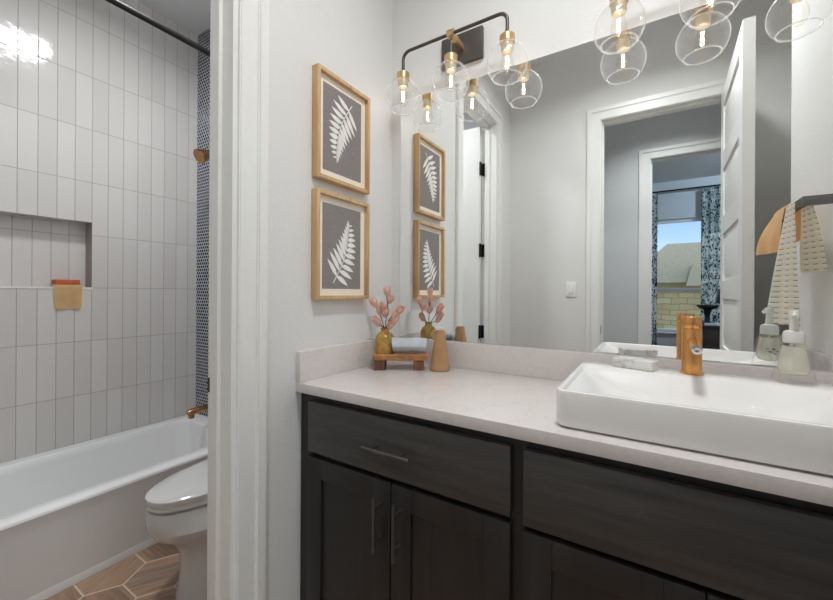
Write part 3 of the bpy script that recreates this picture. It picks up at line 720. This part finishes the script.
MB().lathe([(.037, 0), (.0385, .003), (.038, .010), (.0175, .148), (.0168, .152), (.0135, .151), (.0135, .13), (.001, .12)], cc, 36, cap=False).build('vase_body', M_TANST, cv)
hp = [cc + Rv * (-.020 - .011 * math.sin(PI * k / 8)) + Vector((0, 0, .120 + .028 * k / 8)) for k in range(9)]
MB().tube(hp, .0055, 8).build('handle', M_TANST, cv)

# ------------------------------------------------------------------ framed fern prints
def fern(cy, cz, wd, ht, x, flip):
    """one white fern frond, s to the right (towards the mirror), t down; flip turns it upside down"""
    m = MB()
    def P(s, t):
        if flip: s, t = 1 - s, 1.02 - t
        return Vector((x, cy + (s - .5) * wd, cz + (.5 - t) * ht))
    sp_ = [(.27, .93), (.36, .84), (.46, .74), (.55, .62), (.61, .50), (.65, .38), (.67, .26), (.66, .15)]
    def spine(k):
        k = min(max(k, 0), .9999) * (len(sp_) - 1); i = int(k); f = k - i
        return (sp_[i][0] * (1 - f) + sp_[i + 1][0] * f, sp_[i][1] * (1 - f) + sp_[i + 1][1] * f)
    n = 24
    L_ = [spine(i / n) for i in range(n + 1)]; wv = lambda i: .011 * (1 - .6 * i / n)
    m.poly([P(a - wv(i), b) for i, (a, b) in enumerate(L_)] + [P(a + wv(i), b) for i, (a, b) in reversed(list(enumerate(L_)))], (.0004, 0, 0))
    asp = ht / wd
    for side, N in ((-1, 11), (1, 11)):
        for i in range(N):
            k = .13 + .85 * (i / N) ** .9; a, b = spine(k)
            ln = (.40 if side < 0 else .36) * (1 - (i / N)) ** .72 * (.86 if i == 0 else 1) + .03
            if side < 0: ang = math.radians(128 - 14 * i / N)
            else: ang = math.radians(-30 + 48 * (i / N) ** .8)
            dx, dy = math.cos(ang) * ln, -math.sin(ang) * ln / asp * 1.02
            nx, ny = -dy * asp, dx / asp; nl = math.hypot(nx, ny * asp) or 1
            wdt = min(.056, ln * .24) / nl
            pts = []
            prof = [(0, .0), (.1, .55), (.3, 1), (.55, .95), (.8, .55), (1, 0), (.8, -.3), (.55, -.55), (.3, -.6), (.1, -.35)]
            for f, h in prof: pts.append(P(a + dx * f + nx * wdt * h * side * -1, b + dy * f + ny * wdt * h * side * -1))
            m.poly(pts, (.0004, 0, 0))
    return m
def framed(z0, z1, label, flip):
    y0, y1 = -.467, -.191; fw, dp = .0135, .030
    t = thing('framed_print', label, 'framed print', (0.001, (y0 + y1) / 2, z0), 'framed fern prints')
    m = MB(); m.box(.001, dp, y0, y0 + fw, z0, z1, .0012).box(.001, dp, y1 - fw, y1, z0, z1, .0012).box(.001, dp, y0 + fw, y1 - fw, z0, z0 + fw, .0012).box(.001, dp, y0 + fw, y1 - fw, z1 - fw, z1, .0012)
    m.build('frame', M_OAK, t)
    m = MB(); m.box(.002, .014, y0 + fw - .001, y1 - fw + .001, z0 + fw - .001, z1 - fw + .001); m.build('mat_board', M_MAT, t)
    mw = .024; a0, a1, b0, b1 = y0 + fw + mw, y1 - fw - mw, z0 + fw + mw, z1 - fw - mw
    pr = MB().box(.0141, .0146, a0, a1, b0, b1).build('print', M_PRINT, t)
    fern((a0 + a1) / 2, (b0 + b1) / 2, a1 - a0, b1 - b0, .0148, flip).build('fern_motif', M_FERN, pr, 'white fern frond', smooth=False)
framed(.6853, 1.0653, 'upper oak-framed print of a white fern pointing down on charcoal', True)
framed(.2693, .6458, 'lower oak-framed print of a white fern pointing up on charcoal', False)

# ------------------------------------------------------------------ vanity lights
def vanity_light(x0, label):
    xs = [x0 - .215, x0, x0 + .215]; y = -.105; zb = 1.262
    t = thing('vanity_light', label, 'wall light', (x0, 0, 1.257), 'vanity lights over the mirror')
    MB().box(x0 - .0885, x0 + .0885, -.018, -.0005, 1.197, 1.317, .004).build('backplate', M_PLATE, t)
    MB().box(x0 - .011, x0 + .011, y - .014, -.018, 1.247, 1.270, .002).lathe([(.015, -.013), (.015, .013)], (x0, y, zb), 20, axis=(1, 0, 0)).build('arm', M_BRASS, t)
    pts = [(xs[0], y, 1.172), (xs[0], y, zb - .03)] + [(xs[0] + .03 - .03 * math.cos(a), y, zb - .03 + .03 * math.sin(a)) for a in [PI / 2 * k / 6 for k in range(1, 7)]]
    pts += [(xs[2] - .03 + .03 * math.sin(a), y, zb - .03 + .03 * math.cos(a)) for a in [PI / 2 * k / 6 for k in range(0, 7)]] + [(xs[2], y, 1.172)]
    MB().tube(pts, .0062, 12).build('bar', M_BAR, t)
    MB().tube([(x0, y, 1.172), (x0, y, zb)], .0035, 10).build('stem', M_GUN, t)
    for x in xs:
        so = MB().lathe([(.006, .0), (.0235, -.001), (.0255, -.003), (.0255, -.027), (.0235, -.029)], (x, y, 1.180), 28).build('socket', M_BRASS, t)
        MB().lathe([(.0225, 0), (.0225, -.003), (.0205, -.004), (.0205, -.026), (.0185, -.030), (.012, -.031)], (x, y, 1.152), 24).build('lamp_holder', M_HOLD, so)
        c = Vector((x, y, 1.084)); R_ = .0695; prof = []
        for k in range(0, 25):
            a = math.radians(18 + (137 - 18) * k / 24); prof.append((R_ * math.sin(a), R_ * math.cos(a)))
        rb = prof[-1]; inn = [(r * .975, z) for r, z in reversed(prof)]
        MB().lathe(prof, c, 40, cap=False).build('globe', M_GLOBE, t, 'clear glass globe')
        MB().lathe([(rb[0] + .0022 * math.cos(a), rb[1] + .0022 * math.sin(a)) for a in [2 * PI * k / 8 for k in range(9)]], c, 40, cap=False).build('globe_rim', M_RIM, t)
        b = MB().lathe([(.0125, .038), (.0130, .030), (.017, .018), (.0215, .000), (.022, -.012), (.018, -.026), (.009, -.035), (.001, -.037)], c, 24, cap=False).build('bulb', M_BULB, t, 'clear filament bulb')
        f = MB()
        for k in range(4):
            a = PI / 2 * k + .4; f.tube([c + Vector((.004 * math.cos(a), .004 * math.sin(a), .022)), c + Vector((.0025 * math.cos(a + .5), .0025 * math.sin(a + .5), .0)), c + Vector((.004 * math.cos(a + 1), .004 * math.sin(a + 1), -.018))], .0008, 6)
        f.build('filament', M_FIL, b)
        ld = bpy.data.lights.new('bulb_lamp', 'POINT'); ld.energy = BULB_W; ld.color = BULB_COL; ld.shadow_soft_size = .004
        lo = bpy.data.objects.new('bulb_lamp', ld); COL.objects.link(lo); lo.parent = t; lo.location = c - Vector(t['_o'])
    return t
vl = vanity_light(.3435, 'brass and dark bronze three-globe vanity light nearest the fern prints')
copy_thing(vl, (1.1115 - .3435, 0, 0), 'brass and dark bronze three-globe vanity light above the sink')

# ------------------------------------------------------------------ towel bar on the right wall with two towels (seen in the mirror)
BXX, BZ, BY0, BY1 = 1.402, .598, -.345, -.690
tb = thing('towel_bar', 'dark grey square towel bar on the right wall, seen in the mirror', 'towel bar', (W, (BY0 + BY1) / 2, BZ))
MB().box(BXX - .008, BXX + .008, BY1, BY0, BZ - .014, BZ + .014, .002).build('rail', M_GUN, tb)
for y in (BY0, BY1):
    MB().box(BXX - .008, W - .0005, y - .008, y + .008, BZ - .015, BZ + .015, .002).build('post', M_GUN, tb)
q = NT('white towel with woven dashes'); tc = q.n('TexCoord'); sp_ = q.n('SeparateXYZ'); q.l(tc.outputs['Object'], sp_.inputs[0])
rz_ = q.math('FRACT', q.math('DIVIDE', sp_.outputs[2], .0185)); ry = q.math('FRACT', q.math('DIVIDE', sp_.outputs[1], .034))
dash = q.math('MULTIPLY', q.math('LESS_THAN', rz_, .14), q.math('LESS_THAN', ry, .5))
rib = q.math('LESS_THAN', rz_, .5)
q.set(**{'Base Color': q.mix(dash, q.mix(rib, srgb(250, 246, 236), srgb(242, 236, 222)), srgb(158, 144, 128)), 'Roughness': .95}); q.bump(rz_, .3, .003); M_DASH = q.m
def drape(y0, y1, room, wallside, flare_room, flare_wall, bulge, gap, lo, wl=.1):
    """cloth hung over the rail: u along the rail, v from the room-side hem over the rail to the wall-side hem"""
    tot = room + wallside + PI * .017
    def fn(u, v_):
        y = y0 + (y1 - y0) * u; s = v_ * tot
        if s < room:
            d = room - s; k = d / room
            x = BXX - .017 - gap - flare_room * (k ** 1.1) * (lo + (1 - lo) * u) - bulge * math.sin(PI * min(1, k * .9)) * (.4 + .6 * u) + .004 * math.sin(u * 11 + 2) * k
            return Vector((x, y - .012 * k * math.sin(u * 4), BZ + .0 - d))
        s -= room
        if s < PI * .017:
            a = s / .017; return Vector((BXX - (.017 + gap) * math.cos(a), y, BZ + (.017 + gap) * math.sin(a)))
        d = s - PI * .017; k = d / wallside
        x = BXX + .017 + gap + flare_wall * k ** .7 * (wl + (1 - 2 * wl) * u)
        return Vector((min(x, W - .012), y, BZ - d))
    return fn
MB().sheet(drape(-.475, -.610, .150, .110, .050, .018, .016, .004, .2), 14, 36, .020).build('hand_towel', M_APRI, None, 'folded apricot towel over the towel bar, behind the dashed white towel', 'towel')
MB().sheet(drape(-.368, -.465, .405, .225, .056, .040, .004, .002, -.22, 1.0), 14, 50, .006).build('hand_towel', M_DASH, None, 'white hand towel with woven dashes over the near end of the towel bar', 'towel')

# light switch by the door
ls = thing('light_switch', 'white light switch plate on the wall left of the doorway, seen in the mirror', 'light switch', (.469, -L, .267))
MB().box(.433, .505, -L, -L + .006, .267, .382, .002).build('plate', M_TRIM, ls)
MB().box(.453, .485, -L + .005, -L + .0105, .291, .358, .0015).build('rocker', M_PORC, ls)

# ------------------------------------------------------------------ bedroom seen in the mirror
q = NT('leaf print curtain'); v = q.coord((1, 1, .62)); vo = q.n('TexVoronoi'); q.l(v, vo.inputs['Vector']); vo.inputs['Scale'].default_value = 40
a = q.noise(q.coord(), 9, 2)
thr = q.math('ADD', .20, q.math('MULTIPLY', a, .46))
m1 = q.math('LESS_THAN', vo.outputs['Distance'], thr)
q.set(**{'Base Color': q.mix(m1, q.ramp(a, [(.35, srgb(222, 226, 224)), (.65, srgb(186, 198, 200))]), q.ramp(vo.outputs['Color'], [(.2, srgb(24, 32, 46)), (.8, srgb(58, 78, 96))])), 'Roughness': .9}); M_CURT = q.m
crod = thing('curtain_rod', 'thin black curtain rod above the bedroom window', 'curtain rod', (1.6, -5.80, 1.915))
MB().tube([(.55, -5.80, 1.925), (2.75, -5.80, 1.925)], .013, 12).build('rod', M_BLACK, crod)
for x in (.62, 2.68): MB().box(x - .01, x + .01, -5.90, -5.79, 1.905, 1.922).build('bracket', M_BLACK, crod)
def curtain(x0, x1, folds, label):
    def fn(u, v_):
        x = x0 + (x1 - x0) * u; return Vector((x, -5.80 + .035 * math.sin(u * folds * 2 * PI) * (.6 + .4 * v_), 1.905 - v_ * (1.905 - FL - .015)))
    MB().sheet(fn, folds * 12, 8, .003).build('curtain', M_CURT, None, label, 'curtain')
curtain(.70, 1.065, 4, 'navy leaf print curtain at the left of the bedroom window in the mirror')
curtain(1.625, 2.20, 6, 'navy leaf print curtain at the right of the bedroom window in the mirror')
ch = thing('dresser', 'low dark brown dresser in the bedroom beside the curtain', 'dresser', (1.95, -5.30, FL))
M_DRES = wood('dark walnut', srgb(46, 38, 36), srgb(72, 60, 56), 'x', .6, .5)
MB().box(1.56, 2.40, -5.50, -5.10, FL + .08, -.165, .004).build('case', M_DRES, ch)
MB().box(1.54, 2.42, -5.52, -5.08, -.165, -.135, .004).build('dresser_top', M_DRES, ch)
for k in range(3):
    z0 = FL + .11 + k * .205; d = MB().box(1.59, 2.37, -5.098, -5.085, z0, z0 + .19, .003).build('drawer_front', M_DRES, ch)
    MB().tube([(1.9, -5.07, z0 + .095), (2.06, -5.07, z0 + .095)], .006, 8).build('handle', M_BLACK, d)
for x in (1.6, 2.36):
    for y in (-5.47, -5.13): MB().box(x - .02, x + .02, y - .02, y + .02, FL, FL + .085).build('foot', M_DRES, ch)
ft = thing('pedestal_bowl', 'black pedestal bowl on the dark dresser', 'bowl', (1.665, -5.38, -.134))
MB().lathe([(.055, 0), (.05, .015), (.03, .05), (.028, .10), (.04, .17), (.05, .205)], (1.665, -5.38, -.1345), 24).build('pedestal', M_DARK, ft)
MB().lathe([(.04, .205), (.10, .225), (.13, .26), (.132, .272), (.12, .268), (.02, .235)], (1.665, -5.38, -.1345), 28).build('dish', M_DARK, ft)
bl = thing('table_lamp', 'tall black table lamp behind the pedestal bowl on the dresser', 'lamp', (1.89, -5.34, -.134))
MB().lathe([(.07, 0), (.075, .02), (.03, .06), (.035, .12), (.075, .2), (.05, .29), (.02, .33)], (1.89, -5.34, -.1345), 24).build('lamp_base', M_DARK, bl)
MB().lathe([(.15, .30), (.11, .50), (.105, .50), (.145, .30)], (1.89, -5.34, -.1345), 28, cap=False).build('lamp_shade', M_DARK, bl)
MB(boxM((1.72, -5.15, -.1345), .1)).box(-.11, .11, -.055, .055, 0, .03, .003).build('book', plain('white paper', srgb(214, 222, 230), .8), None, 'white book lying flat at the front of the dark dresser', 'book')

for o in ALL:
    if '_o' in o.keys(): del o['_o']
